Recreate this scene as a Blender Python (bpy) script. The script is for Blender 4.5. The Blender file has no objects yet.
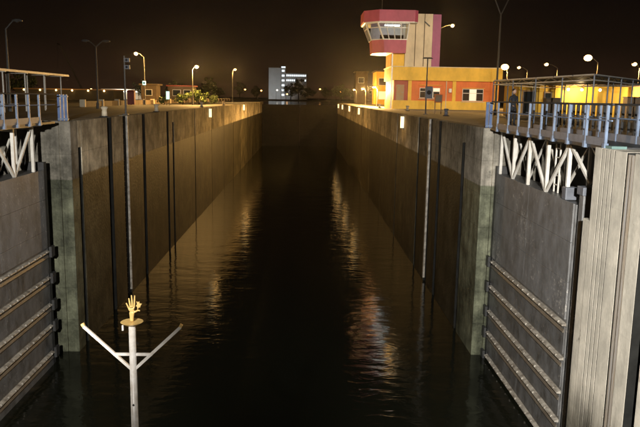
import bpy, bmesh, math, random
from mathutils import Vector, Matrix
random.seed(7)
S = bpy.context.scene
COL = S.collection
R = math.radians

# ------------------------------------------------------------------ camera
cam = bpy.data.cameras.new('camera')
cam.sensor_width = 36.0
cam.lens = 38.43
cam.clip_start = 0.1
cam.clip_end = 6000
camo = bpy.data.objects.new('camera', cam)
COL.objects.link(camo)
CAM = Vector((0, 0, 11.63))
yaw, pitch, roll = 0.02489, 0.16762, 0.01745
fw = Vector((math.sin(yaw)*math.cos(pitch), math.cos(yaw)*math.cos(pitch), -math.sin(pitch)))
rt = Vector((math.cos(yaw), -math.sin(yaw), 0))
up = rt.cross(fw)
r2 = rt*math.cos(roll) + up*math.sin(roll)
u2 = -rt*math.sin(roll) + up*math.cos(roll)
camo.matrix_world = Matrix(((r2.x, u2.x, -fw.x, CAM.x), (r2.y, u2.y, -fw.y, CAM.y), (r2.z, u2.z, -fw.z, CAM.z), (0, 0, 0, 1)))
S.camera = camo

# ------------------------------------------------------------------ night sky with town glow
W = bpy.data.worlds.new('World'); S.world = W; W.use_nodes = True
nt = W.node_tree; nt.nodes.clear()
tc = nt.nodes.new('ShaderNodeTexCoord')
sx = nt.nodes.new('ShaderNodeSeparateXYZ')
rp = nt.nodes.new('ShaderNodeValToRGB')
bg = nt.nodes.new('ShaderNodeBackground'); ou = nt.nodes.new('ShaderNodeOutputWorld')
nt.links.new(tc.outputs['Generated'], sx.inputs[0])
nt.links.new(sx.outputs['Z'], rp.inputs[0])
cr = rp.color_ramp
cr.elements[0].position = 0.0; cr.elements[0].color = (0.0230, 0.0114, 0.0057, 1)
cr.elements[1].position = 1.0; cr.elements[1].color = (0.0025, 0.0019, 0.0016, 1)
for pos, c in ((0.03, (0.0165, 0.0084, 0.0045, 1)), (0.075, (0.0076, 0.0043, 0.0025, 1)), (0.14, (0.0040, 0.0024, 0.0018, 1)), (0.4, (0.0030, 0.0022, 0.0019, 1))):
    e = cr.elements.new(pos); e.color = c
nt.links.new(rp.outputs[0], bg.inputs[0]); bg.inputs[1].default_value = 1.0
nt.links.new(bg.outputs[0], ou.inputs[0])

S.view_settings.view_transform = 'Standard'; S.view_settings.look = 'None'
S.view_settings.exposure = 0.0; S.view_settings.gamma = 1.0; S.view_settings.use_curve_mapping = False
S.render.engine = 'CYCLES'
S.cycles.use_denoising = True
S.cycles.use_light_tree = True
S.cycles.use_adaptive_sampling = True
S.cycles.adaptive_threshold = 0.02
S.cycles.max_bounces = 5
S.cycles.diffuse_bounces = 2
S.cycles.glossy_bounces = 3
S.cycles.sample_clamp_indirect = 3.0
S.cycles.caustics_reflective = False
S.cycles.caustics_refractive = False

SODIUM = (1.0, 0.55, 0.16)
WARMW = (1.0, 0.80, 0.55)

# ------------------------------------------------------------------ materials
def nodes_of(name):
    m = bpy.data.materials.new(name); m.use_nodes = True
    t = m.node_tree; b = t.nodes['Principled BSDF']
    return m, t, b

def mat(name, c, rough=0.6, metal=0.0, var=0.25, scale=2.0, bump=0.0, dirt=None, stretch=(1, 1, 1)):
    """painted / raw surface with noise variation in its colour and roughness"""
    m, t, b = nodes_of(name); N = t.nodes; L = t.links
    g = N.new('ShaderNodeNewGeometry'); mp = N.new('ShaderNodeMapping')
    mp.inputs['Scale'].default_value = stretch
    L.new(g.outputs['Position'], mp.inputs[0])
    n = N.new('ShaderNodeTexNoise'); n.inputs['Scale'].default_value = scale; n.inputs['Detail'].default_value = 6
    n.inputs['Roughness'].default_value = 0.65
    L.new(mp.outputs[0], n.inputs['Vector'])
    r = N.new('ShaderNodeValToRGB')
    d = dirt if dirt else tuple(x*(1-var*1.6) for x in c)
    r.color_ramp.elements[0].position = 0.32; r.color_ramp.elements[0].color = (*d, 1)
    r.color_ramp.elements[1].position = 0.62; r.color_ramp.elements[1].color = (*c, 1)
    e = r.color_ramp.elements.new(0.8); e.color = (*[min(1, x*(1+var*0.5)) for x in c], 1)
    L.new(n.outputs['Fac'], r.inputs[0]); L.new(r.outputs[0], b.inputs['Base Color'])
    b.inputs['Roughness'].default_value = rough; b.inputs['Metallic'].default_value = metal
    if bump:
        n2 = N.new('ShaderNodeTexNoise'); n2.inputs['Scale'].default_value = scale*9; n2.inputs['Detail'].default_value = 4
        L.new(g.outputs['Position'], n2.inputs['Vector'])
        bp = N.new('ShaderNodeBump'); bp.inputs['Strength'].default_value = bump; bp.inputs['Distance'].default_value = 0.03
        L.new(n2.outputs['Fac'], bp.inputs['Height']); L.new(bp.outputs[0], b.inputs['Normal'])
    return m

def emit(name, c, s):
    m, t, b = nodes_of(name)
    b.inputs['Base Color'].default_value = (0.8, 0.8, 0.8, 1)
    b.inputs['Emission Color'].default_value = (*c, 1); b.inputs['Emission Strength'].default_value = s
    return m

def concrete(name, dry, wet, level, soft, streak=1.0, topdark=0.4):
    """lock concrete: pale and dry above the old water mark, wet and slimy below it"""
    m, t, b = nodes_of(name); N = t.nodes; L = t.links
    g = N.new('ShaderNodeNewGeometry'); sp = N.new('ShaderNodeSeparateXYZ'); L.new(g.outputs['Position'], sp.inputs[0])
    n1 = N.new('ShaderNodeTexNoise'); n1.inputs['Scale'].default_value = 1.1; n1.inputs['Detail'].default_value = 8; n1.inputs['Roughness'].default_value = 0.7
    L.new(g.outputs['Position'], n1.inputs['Vector'])
    mp = N.new('ShaderNodeMapping'); mp.inputs['Scale'].default_value = (2.2, 2.2, 0.13); L.new(g.outputs['Position'], mp.inputs[0])
    n2 = N.new('ShaderNodeTexNoise'); n2.inputs['Scale'].default_value = 1.3; n2.inputs['Detail'].default_value = 7; n2.inputs['Roughness'].default_value = 0.65
    L.new(mp.outputs[0], n2.inputs['Vector'])
    def ramp(src, a, bb, pa, pb):
        r = N.new('ShaderNodeValToRGB'); r.color_ramp.elements[0].position = pa; r.color_ramp.elements[1].position = pb
        r.color_ramp.elements[0].color = (*a, 1); r.color_ramp.elements[1].color = (*bb, 1); L.new(src, r.inputs[0]); return r.outputs[0]
    # level mask with a wobbly edge
    ma = N.new('ShaderNodeMath'); ma.operation = 'MULTIPLY_ADD'; L.new(n2.outputs['Fac'], ma.inputs[0]); ma.inputs[1].default_value = soft*2.0
    ma.inputs[2].default_value = -level - soft
    ad = N.new('ShaderNodeMath'); ad.operation = 'ADD'; L.new(sp.outputs['Z'], ad.inputs[0]); L.new(ma.outputs[0], ad.inputs[1])
    mr = N.new('ShaderNodeMapRange'); mr.inputs['From Min'].default_value = -soft*0.5; mr.inputs['From Max'].default_value = soft*0.5
    L.new(ad.outputs[0], mr.inputs['Value'])
    lo = 0.5 if streak > 0.3 else 0.78
    cd = ramp(n1.outputs['Fac'], tuple(x*lo for x in dry), dry, 0.34, 0.62)
    cw = ramp(n1.outputs['Fac'], tuple(x*0.45 for x in wet), tuple(min(1, x*1.5) for x in wet), 0.35, 0.7)
    mx = N.new('ShaderNodeMix'); mx.data_type = 'RGBA'; L.new(mr.outputs[0], mx.inputs['Factor']); L.new(cw, mx.inputs['A']); L.new(cd, mx.inputs['B'])
    sk = ramp(n2.outputs['Fac'], (1-0.62*streak,)*3, (1.12,)*3, 0.36, 0.58)
    mu = N.new('ShaderNodeMix'); mu.data_type = 'RGBA'; mu.blend_type = 'MULTIPLY'; mu.inputs['Factor'].default_value = 1.0
    L.new(mx.outputs['Result'], mu.inputs['A']); L.new(sk, mu.inputs['B']); L.new(mu.outputs['Result'], b.inputs['Base Color'])
    tp = N.new('ShaderNodeMath'); tp.operation = 'MULTIPLY_ADD'; L.new(n2.outputs['Fac'], tp.inputs[0]); tp.inputs[1].default_value = 2.2; L.new(sp.outputs['Z'], tp.inputs[2])
    tm = N.new('ShaderNodeMapRange'); tm.inputs['From Min'].default_value = 9.6; tm.inputs['From Max'].default_value = 11.4; tm.inputs['To Min'].default_value = 1.0; tm.inputs['To Max'].default_value = topdark  # colour gets darker towards the wall top, along a noisy edge
    L.new(tp.outputs[0], tm.inputs['Value'])
    mt = N.new('ShaderNodeMix'); mt.data_type = 'RGBA'; mt.blend_type = 'MULTIPLY'; mt.inputs['Factor'].default_value = 1.0
    L.new(mu.outputs['Result'], mt.inputs['A']); L.new(tm.outputs[0], mt.inputs['B']); L.new(mt.outputs['Result'], b.inputs['Base Color'])
    # pour lifts: thin dark joints every 1.5 m and lifts of slightly different tone; blotches and rub marks
    lf = N.new('ShaderNodeMath'); lf.operation = 'MULTIPLY'; L.new(sp.outputs['Z'], lf.inputs[0]); lf.inputs[1].default_value = 1/1.5
    fr = N.new('ShaderNodeMath'); fr.operation = 'FRACT'; L.new(lf.outputs[0], fr.inputs[0])
    jr_ = N.new('ShaderNodeValToRGB'); je = jr_.color_ramp.elements; je[0].position = 0.0; je[0].color = (0.45, 0.45, 0.45, 1); je[1].position = 0.035; je[1].color = (1, 1, 1, 1); L.new(fr.outputs[0], jr_.inputs[0])
    n4 = N.new('ShaderNodeTexNoise'); n4.inputs['Scale'].default_value = 0.33; n4.inputs['Detail'].default_value = 9; n4.inputs['Roughness'].default_value = 0.72; L.new(g.outputs['Position'], n4.inputs['Vector'])
    bl = ramp(n4.outputs['Fac'], (0.30, 0.30, 0.26), (1.5, 1.45, 1.35), 0.38, 0.62)
    m5 = N.new('ShaderNodeMix'); m5.data_type = 'RGBA'; m5.blend_type = 'MULTIPLY'; m5.inputs['Factor'].default_value = min(1.0, 1.1*streak+0.2)
    L.new(mt.outputs['Result'], m5.inputs['A']); L.new(bl, m5.inputs['B'])
    m6 = N.new('ShaderNodeMix'); m6.data_type = 'RGBA'; m6.blend_type = 'MULTIPLY'; m6.inputs['Factor'].default_value = 0.6*min(1, streak*2)
    L.new(m5.outputs['Result'], m6.inputs['A']); L.new(jr_.outputs[0], m6.inputs['B']); oi = N.new('ShaderNodeObjectInfo'); om = N.new('ShaderNodeMapRange'); om.inputs['To Min'].default_value = 1-0.75*min(1, streak); om.inputs['To Max'].default_value = 1+0.4*min(1, streak); L.new(oi.outputs['Random'], om.inputs['Value'])
    m7 = N.new('ShaderNodeMix'); m7.data_type = 'RGBA'; m7.blend_type = 'MULTIPLY'; m7.inputs['Factor'].default_value = 1.0
    L.new(m6.outputs['Result'], m7.inputs['A']); L.new(om.outputs[0], m7.inputs['B']); L.new(m7.outputs['Result'], b.inputs['Base Color'])
    rr = N.new('ShaderNodeMapRange'); rr.inputs['To Min'].default_value = 0.55; b.inputs['Specular IOR Level'].default_value = 0.15; rr.inputs['To Max'].default_value = 0.85
    L.new(mr.outputs[0], rr.inputs['Value']); L.new(rr.outputs[0], b.inputs['Roughness'])
    n3 = N.new('ShaderNodeTexNoise'); n3.inputs['Scale'].default_value = 7; n3.inputs['Detail'].default_value = 5
    L.new(g.outputs['Position'], n3.inputs['Vector'])
    bp = N.new('ShaderNodeBump'); bp.inputs['Strength'].default_value = 0.5 if streak > 0.3 else 0.15; bp.inputs['Distance'].default_value = 0.05
    L.new(n3.outputs['Fac'], bp.inputs['Height']); L.new(bp.outputs[0], b.inputs['Normal'])
    return m

def water(name, sc, st):
    m, t, b = nodes_of(name); N = t.nodes; L = t.links
    b.inputs['Base Color'].default_value = (0.006, 0.0065, 0.004, 1)
    b.inputs['Roughness'].default_value = 0.11; b.inputs['IOR'].default_value = 1.33
    g = N.new('ShaderNodeNewGeometry'); mp = N.new('ShaderNodeMapping'); mp.inputs['Scale'].default_value = (0.55, 1.0, 1.0)
    mp.inputs['Rotation'].default_value = (0, 0, 0.25)
    L.new(g.outputs['Position'], mp.inputs[0])
    a = N.new('ShaderNodeTexNoise'); a.inputs['Scale'].default_value = sc; a.inputs['Detail'].default_value = 3; a.inputs['Distortion'].default_value = 0.6
    c = N.new('ShaderNodeTexNoise'); c.inputs['Scale'].default_value = sc*0.28; c.inputs['Detail'].default_value = 2
    L.new(mp.outputs[0], a.inputs['Vector']); L.new(mp.outputs[0], c.inputs['Vector'])
    ad = N.new('ShaderNodeMath'); ad.operation = 'MULTIPLY_ADD'; L.new(c.outputs['Fac'], ad.inputs[0]); ad.inputs[1].default_value = 2.2; L.new(a.outputs['Fac'], ad.inputs[2])
    bp = N.new('ShaderNodeBump'); bp.inputs['Strength'].default_value = 1.0; bp.inputs['Distance'].default_value = st
    pn = N.new('ShaderNodeTexNoise'); pn.inputs['Scale'].default_value = 0.11; pn.inputs['Detail'].default_value = 2; L.new(g.outputs['Position'], pn.inputs['Vector'])
    pm = N.new('ShaderNodeMapRange'); pm.inputs['From Min'].default_value = 0.35; pm.inputs['From Max'].default_value = 0.65; pm.inputs['To Min'].default_value = 0.6; pm.inputs['To Max'].default_value = 1.0; L.new(pn.outputs['Fac'], pm.inputs['Value']); L.new(pm.outputs[0], bp.inputs['Strength'])
    L.new(ad.outputs[0], bp.inputs['Height']); L.new(bp.outputs[0], b.inputs['Normal'])
    return m

M = {}
M['conc'] = concrete('lock_concrete', (0.56, 0.51, 0.41), (0.048, 0.043, 0.027), 8.0, 0.10, 0.6, 0.55)
M['pier'] = concrete('pier_concrete', (0.36, 0.34, 0.30), (0.13, 0.14, 0.10), 7.9, 0.06, 0.6, 0.8)
M['near'] = concrete('near_wall_concrete', (0.50, 0.465, 0.40), (0.16, 0.148, 0.12), 3.4, 1.6, 0.12, 0.85)
M['steel'] = mat('gate_steel', (0.17, 0.17, 0.172), 0.5, 0.0, 0.35, 1.4, 0.25, (0.085, 0.082, 0.078), (1.1, 1.1, 0.6))
M['steel2'] = mat('gate_steel_wet', (0.13, 0.13, 0.13), 0.38, 0.0, 0.4, 2.0, 0.3, (0.05, 0.046, 0.04), (1.2, 1.2, 0.6))
M['ledge'] = mat('ledge_steel', (0.36, 0.33, 0.28), 0.5, 0.0, 0.4, 4.0, 0.3, (0.11, 0.09, 0.07))
def scuff(m, sc=5.0, thr=0.62, col=(0.34, 0.32, 0.29)):
    """pale scrapes and lime spots over a painted steel"""
    t = m.node_tree; N = t.nodes; L = t.links; b = N['Principled BSDF']; src = b.inputs['Base Color'].links[0].from_socket
    g = N.new('ShaderNodeNewGeometry'); n = N.new('ShaderNodeTexNoise'); n.inputs['Scale'].default_value = sc; n.inputs['Detail'].default_value = 9; n.inputs['Roughness'].default_value = 0.75
    L.new(g.outputs['Position'], n.inputs['Vector'])
    n2 = N.new('ShaderNodeTexNoise'); n2.inputs['Scale'].default_value = 0.55; L.new(g.outputs['Position'], n2.inputs['Vector'])
    mu = N.new('ShaderNodeMath'); mu.operation = 'MULTIPLY_ADD'; L.new(n2.outputs['Fac'], mu.inputs[0]); mu.inputs[1].default_value = 0.35; L.new(n.outputs['Fac'], mu.inputs[2])
    r = N.new('ShaderNodeMapRange'); r.inputs['From Min'].default_value = thr+0.15; r.inputs['From Max'].default_value = thr+0.24; L.new(mu.outputs[0], r.inputs['Value'])
    mx = N.new('ShaderNodeMix'); mx.data_type = 'RGBA'; L.new(r.outputs[0], mx.inputs['Factor']); L.new(src, mx.inputs['A']); mx.inputs['B'].default_value = (*col, 1)
    L.new(mx.outputs['Result'], b.inputs['Base Color'])
scuff(M['steel'], 5.5, 0.615); scuff(M['steel2'], 7.0, 0.64, (0.26, 0.25, 0.23)); scuff(M['pier'], 2.5, 0.66, (0.06, 0.06, 0.05)); scuff(M['near'], 1.3, 0.67, (0.14, 0.125, 0.10))
M['stiff'] = mat('stained_stiffener', (0.11, 0.095, 0.075), 0.5, 0, 0.4, 3, 0.3, (0.08, 0.065, 0.05))
M['nearblack'] = mat('near_black_matt', (0.014, 0.014, 0.013), 0.8)  # also colours the plates that stand for shade in slots and grooves
M['nearblack'].node_tree.nodes['Principled BSDF'].inputs['Specular IOR Level'].default_value = 0.04
M['darksteel'] = mat('dark_steel', (0.03, 0.03, 0.03), 0.5, 0.0, 0.3, 3)
M['white'] = mat('white_steel_paint', (0.62, 0.60, 0.55), 0.45, 0, 0.1, 1.5, 0, (0.46, 0.43, 0.37))
M['blue'] = mat('pale_blue_rail_paint', (0.14, 0.19, 0.28), 0.45, 0, 0.2, 3, 0, (0.09, 0.115, 0.16))
M['blued'] = mat('blue_gate_paint', (0.07, 0.12, 0.26), 0.45, 0, 0.2, 3)
M['greyplate'] = mat('grey_kick_plate', (0.13, 0.14, 0.165), 0.5, 0, 0.2, 3)
M['asphalt'] = mat('quay_paving', (0.026, 0.024, 0.022), 0.75, 0, 0.3, 0.35, 0.3)
M['pave'] = mat('quay_concrete_paving', (0.135, 0.12, 0.095), 0.75, 0, 0.25, 0.5, 0.2)
M['soil'] = mat('bank_earth', (0.07, 0.065, 0.05), 0.9, 0, 0.4, 0.05)
M['yellow'] = mat('yellow_wall_paint', (0.86, 0.54, 0.07), 0.7, 0, 0.16, 0.7, 0.12, None, (1.0, 1.0, 0.6))
M['orange'] = mat('orange_wall_paint', (0.74, 0.19, 0.045), 0.7, 0, 0.16, 0.7, 0.12, None, (1.0, 1.0, 0.6))
M['redwall'] = mat('dark_red_wall_paint', (0.36, 0.075, 0.055), 0.7, 0, 0.16, 0.7, 0.12, None, (1.0, 1.0, 0.6))
M['magenta'] = mat('magenta_wall_paint', (0.46, 0.085, 0.16), 0.6, 0, 0.16, 0.7, 0.12, None, (1.0, 1.0, 0.6))
M['mauve'] = mat('mauve_wall_paint', (0.36, 0.09, 0.22), 0.6, 0, 0.16, 0.7, 0.12, None, (1.0, 1.0, 0.6))
M['cream'] = mat('cream_wall_paint', (0.72, 0.62, 0.45), 0.7, 0, 0.16, 0.7, 0.12, None, (1.0, 1.0, 0.6))
M['frame'] = mat('white_window_frame', (0.75, 0.75, 0.72), 0.4, 0, 0.1, 3)
M['teal'] = mat('teal_cover_paint', (0.10, 0.17, 0.16), 0.5, 0, 0.2, 4)
M['pole'] = mat('galvanised_pole', (0.10, 0.095, 0.088), 0.5, 0.3, 0.2, 4)
M['rust'] = mat('rusty_steel', (0.36, 0.20, 0.09), 0.7, 0, 0.35, 5, 0.3, (0.30, 0.26, 0.20))
M['bearing'] = mat('worn_bearing_strip', (0.30, 0.29, 0.28), 0.6, 0, 0.3, 2, 0.2, (0.28, 0.22, 0.15), (3, 3, 0.25))
M['mastw'] = mat('mast_white_paint', (0.70, 0.67, 0.63), 0.35, 0, 0.2, 7, 0.05, (0.48, 0.43, 0.37))
M['gold'] = mat('gold_paint', (0.80, 0.55, 0.20), 0.35, 0.15, 0.15, 14)
M['bark'] = mat('bark', (0.06, 0.045, 0.03), 0.9, 0, 0.3, 4)
M['tan'] = mat('tan_render', (0.14, 0.10, 0.06), 0.8, 0, 0.2, 1)
M['whiteblock'] = mat('pale_far_facade', (0.60, 0.60, 0.58), 0.7, 0, 0.1, 0.2)
M['roof'] = mat('pale_roof_sheet', (0.55, 0.54, 0.50), 0.5, 0, 0.2, 1.5)
M['red'] = mat('red_cabinet_paint', (0.30, 0.05, 0.035), 0.5, 0, 0.2, 3)
M['cloth'] = mat('dark_cloth', (0.016, 0.017, 0.022), 0.85, 0, 0.3, 9)
M['skin'] = mat('skin', (0.42, 0.26, 0.18), 0.55, 0, 0.1, 9)
M['hair'] = mat('black_hair', (0.012, 0.010, 0.009), 0.5, 0, 0.1, 9)
M['hull'] = mat('hull_paint', (0.05, 0.055, 0.07), 0.4, 0, 0.2, 0.7)
M['deck'] = mat('ship_deck_paint', (0.06, 0.07, 0.06), 0.6, 0, 0.3, 2)
M['shipwhite'] = mat('ship_white_paint', (0.3, 0.3, 0.3), 0.4, 0, 0.1, 1)
M['water'] = water('lock_water', 2.2, 0.021)
M['water2'] = water('reservoir_water', 1.0, 0.012)
M['lampS'] = emit('sodium_lamp_lens', (1.0, 0.58, 0.20), 9)
M['lampSf'] = emit('far_sodium_lamp_lens', (1.0, 0.48, 0.14), 7)
M['lampW'] = emit('white_lamp_lens', (1.0, 0.90, 0.74), 6)
M['lightbox'] = emit('wall_light_panel', (1.0, 0.74, 0.36), 1.8)
M['litwin'] = emit('lit_window', (0.85, 0.95, 1.0), 1.3)
M['litwinw'] = emit('lit_window_warm', (1.0, 0.78, 0.45), 0.55)
M['signG'] = emit('lit_green_sign', (0.55, 1.0, 0.75), 1.6)
M['floodlens'] = emit('floodlight_lens', (1.0, 0.93, 0.82), 12)
gm, gt, gb = nodes_of('window_glass'); gb.inputs['Base Color'].default_value = (0.02, 0.025, 0.03, 1); gb.inputs['Roughness'].default_value = 0.11
M['darkglass'] = gm
cg, ct, cb = nodes_of('cab_glass'); cb.inputs['Base Color'].default_value = (0.85, 0.95, 0.92, 1); cb.inputs['Roughness'].default_value = 0.02
cb.inputs['Transmission Weight'].default_value = 1.0; cb.inputs['IOR'].default_value = 1.02
M['glass'] = cg
def leafmat(name, c):
    m, t, b = nodes_of(name); N = t.nodes; L = t.links
    o = N.new('ShaderNodeNewGeometry'); r = N.new('ShaderNodeValToRGB')
    r.color_ramp.elements[0].color = (*[x*0.45 for x in c], 1); r.color_ramp.elements[1].color = (*[x*1.5 for x in c], 1)
    L.new(o.outputs['Random Per Island'], r.inputs[0]); L.new(r.outputs[0], b.inputs['Base Color']); b.inputs['Roughness'].default_value = 0.6
    return m
M['leaf'] = leafmat('tree_leaf', (0.05, 0.07, 0.025))
M['shrubleaf'] = leafmat('shrub_leaf', (0.08, 0.11, 0.03))

# ------------------------------------------------------------------ mesh helpers
class MB:
    def __init__(s, o=(0, 0, 0)):
        s.v = []; s.f = []; s.o = Vector(o)
    def add(s, vs, fs):
        k = len(s.v); s.v += [tuple(Vector(p)-s.o) for p in vs]; s.f += [tuple(i+k for i in f) for f in fs]; return s
    def box(s, x0, x1, y0, y1, z0, z1):
        x0, x1 = sorted((x0, x1)); y0, y1 = sorted((y0, y1)); z0, z1 = sorted((z0, z1))
        return s.add([(x0, y0, z0), (x1, y0, z0), (x1, y1, z0), (x0, y1, z0), (x0, y0, z1), (x1, y0, z1), (x1, y1, z1), (x0, y1, z1)],
                     [(0, 3, 2, 1), (4, 5, 6, 7), (0, 1, 5, 4), (1, 2, 6, 5), (2, 3, 7, 6), (3, 0, 4, 7)])
    def bar(s, p, q, w, h=None):
        p = Vector(p); q = Vector(q); h = h or w; d = (q-p).normalized()
        a = d.cross(Vector((0, 0, 1)))
        if a.length < 1e-3: a = Vector((1, 0, 0))
        a.normalize(); b = a.cross(d).normalized(); a *= w/2; b *= h/2
        vs = [e+c for e in (p, q) for c in (-a-b, a-b, a+b, -a+b)]
        return s.add(vs, [(0, 1, 2, 3), (7, 6, 5, 4), (0, 4, 5, 1), (1, 5, 6, 2), (2, 6, 7, 3), (3, 7, 4, 0)])
    def cyl(s, p, q, r0, r1=None, n=10):
        p = Vector(p); q = Vector(q); r1 = r0 if r1 is None else r1; d = (q-p).normalized()
        a = d.cross(Vector((0, 0, 1)))
        if a.length < 1e-3: a = Vector((1, 0, 0))
        a.normalize(); b = a.cross(d).normalized()
        vs = [e + (a*math.cos(2*math.pi*i/n)+b*math.sin(2*math.pi*i/n))*r for e, r in ((p, r0), (q, r1)) for i in range(n)]
        fs = [(i, (i+1) % n, n+(i+1) % n, n+i) for i in range(n)] + [tuple(range(n-1, -1, -1)), tuple(range(n, 2*n))]
        return s.add(vs, fs)
    def path(s, pts, r, n=8):
        for a, b in zip(pts, pts[1:]): s.cyl(a, b, r, r, n)
        return s
    def prism(s, poly, z0, z1, poly2=None):
        n = len(poly); p2 = poly2 or poly
        return s.add([(x, y, z0) for x, y in poly]+[(x, y, z1) for x, y in p2],
                     [tuple(range(n-1, -1, -1)), tuple(range(n, 2*n))]+[(i, (i+1) % n, n+(i+1) % n, n+i) for i in range(n)])
    def prof(s, poly, y0, y1):
        """polygon in x,z extruded along y"""
        n = len(poly)
        return s.add([(x, y0, z) for x, z in poly]+[(x, y1, z) for x, z in poly],
                     [tuple(range(n)), tuple(range(2*n-1, n-1, -1))]+[(i, n+i, n+(i+1) % n, (i+1) % n) for i in range(n)])
    def ball(s, c, r, n=10, sq=(1, 1, 1)):
        c = Vector(c); vs = []; fs = []; k = n//2
        for j in range(k+1):
            th = math.pi*j/k
            for i in range(n):
                ph = 2*math.pi*i/n
                vs.append(c+Vector((math.sin(th)*math.cos(ph)*r*sq[0], math.sin(th)*math.sin(ph)*r*sq[1], math.cos(th)*r*sq[2])))
        for j in range(k):
            for i in range(n):
                fs.append((j*n+i, (j+1)*n+i, (j+1)*n+(i+1) % n, j*n+(i+1) % n))
        return s.add(vs, fs)
    def build(s, name, m, parent=None, smooth=False, bevel=0.0):
        me = bpy.data.meshes.new(name); me.from_pydata(s.v, [], s.f); me.update()
        bm = bmesh.new(); bm.from_mesh(me); bmesh.ops.recalc_face_normals(bm, faces=bm.faces); bm.to_mesh(me); bm.free()
        me.materials.append(M[m] if isinstance(m, str) else m)
        if smooth:
            for p in me.polygons: p.use_smooth = True
        o = bpy.data.objects.new(name, me); COL.objects.link(o)
        if parent: o.parent = parent
        if bevel:
            bv = o.modifiers.new('bevel', 'BEVEL'); bv.width = bevel; bv.segments = 2; bv.limit_method = 'ANGLE'
        return o

def tag(o, label=None, cat=None, group=None, kind=None):
    if label: o['label'] = label
    if cat: o['category'] = cat
    if group: o['group'] = group
    if kind: o['kind'] = kind
    return o
def thing(name, label, cat, loc=(0, 0, 0), group=None, rz=0):
    o = bpy.data.objects.new(name, None); COL.objects.link(o); o.location = loc; o.rotation_euler = (0, 0, rz)
    o.empty_display_size = 0.3
    return tag(o, label, cat, group)
def struct(name, mb, m):
    return tag(mb.build(name, m), kind='structure')
KIDS = {}
def copy_tree(o, parent=None):
    c = o.copy(); COL.objects.link(c); c.parent = parent
    for ch in [x for x in bpy.data.objects if x.parent == o]: copy_tree(ch, c)
    return c
def lamp_light(name, kind, parent, loc, power, color, size=0.15, rot=None, spot=None, blend=0.6):
    l = bpy.data.lights.new(name, kind); l.energy = power; l.color = color; l.shadow_soft_size = size
    if kind == 'SPOT': l.spot_size = spot; l.spot_blend = blend
    o = bpy.data.objects.new(name, l); COL.objects.link(o); o.location = loc; o.parent = parent
    if rot: o.rotation_euler = rot
    return o

XL, XR, TOP = -10.14, 7.86, 10.45
Y0, YP, YE = 18.3, 30.0, 165.0          # start of gate recess, pier face, far end of chamber

# ------------------------------------------------------------------ setting
def sheet(name, m, x0, x1, y0, y1, z):
    return struct(name, MB().add([(x0, y0, z), (x1, y0, z), (x1, y1, z), (x0, y1, z)], [(0, 1, 2, 3)]), m)
sheet('lock_water', 'water', XL-3, XR+3, -120, YE+2.0, 0.0)
sheet('reservoir_water', 'water2', -900, 900, 168.2, 440, 9.3)
sheet('lock_bed', 'soil', -60, 60, -130, 240, -4.0)
struct('left_quay', MB().box(-1400, -13.2, -60, 200, 6.0, TOP-0.06), 'asphalt')
struct('right_quay', MB().box(10.9, 1400, -60, 300, 6.0, TOP-0.06), 'pave')
struct('far_bank', MB().box(-1400, 1400, 430, 1400, 6.0, 10.2), 'soil')

# ------------------------------------------------------------------ lock walls, section by section
def lock_wall(side, X, joints, label):
    """joints: (y, width, depth, z_top_of_slot, guide?)"""
    s = side                                     # +1 right, -1 left (wall lies outward)
    t = thing('lock_wall', label, 'wall', (X, YP, 0))
    B = lambda: MB((X, YP, 0))
    back = X + s*2.75
    back2 = X + s*3.05
    B().box(X+s*0.5, back2, YP+0.01, YE+5, -3.9, TOP-0.03).build('wall_core', 'conc', t)
    y = YP
    for (jy, jw, jd, zt, guide) in joints + [(YE+5, 0, 0, 99, 0)]:
        j0 = jy - jw/2
        m = 'pier' if y == YP else 'conc'
        b = B()
        b.box(X, X+s*0.498, y, j0, -3.9, TOP)
        b.build('wall_section', m, t, bevel=0.03)
        if jw:
            if zt < TOP: B().box(X+s*0.003, X+s*0.497, j0+0.002, jy+jw/2-0.002, zt, TOP-0.004).build('slot_lintel', 'conc', t)
            if guide:
                gw = (0.32 if s > 0 else 0.08) if guide == 2 else 0.04
                B().box(X-s*0.02, X+s*0.10, jy+jw/2-0.03, jy+jw/2-0.03+gw, 0.2, min(zt, TOP)-0.02).build('slot_guide', 'ledge' if guide == 2 else 'nearblack', t)
            B().box(X+s*0.03, X+s*0.499, jy+jw/2-0.012, jy+jw/2-0.002, -3.8, min(zt, TOP)-0.03).build('slot_shade_plate', 'nearblack', t)  # near-black plates added on jamb and back, shade of the slot as colour
            B().box(X+s*0.47, X+s*0.499, jy-jw/2+0.01, jy+jw/2-0.013, -3.8, min(zt, TOP)-0.03).build('slot_shade_back', 'nearblack', t)
            if guide == 2:
                for sgn in (-1, 1):
                    B().box(X+s*0.12, X+s*0.17, jy+sgn*0.2-0.025, jy+sgn*0.2+0.025, -0.5, TOP-0.1).build('ladder_rail', 'darksteel', t)
                rb = B(); z = 0.1
                while z < TOP-0.2:
                    rb.cyl((X+s*0.145, jy-0.2, z), (X+s*0.145, jy+0.2, z), 0.016, n=6); z += 0.3
                tag(rb.build('ladder_rungs', 'darksteel', t), kind='stuff')
        y = jy + jw/2
    # coping edge along the whole quay, with a kerb line of steel
    B().box(X+s*0.5, back2, YP+0.02, YE+5, TOP-0.028, TOP+0.004).build('coping', 'pave', t)
    return t
jl = [(31.2, 0.45, 0.4, 9.25, 0), (36.0, 0.7, 0.4, 99, 1), (39.2, 1.0, 0.4, 99, 2), (43.6, 0.65, 0.4, 99, 1), (51.2, 0.6, 0.4, 99, 1), (53.4, 0.6, .4, 9.6, 0)]
jr = [(33.5, 0.5, 0.4, 9.6, 1), (39.5, 0.6, 0.4, 99, 1), (42.6, 1.0, 0.4, 99, 2), (46.9, 0.6, 0.4, 99, 0)]
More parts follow.
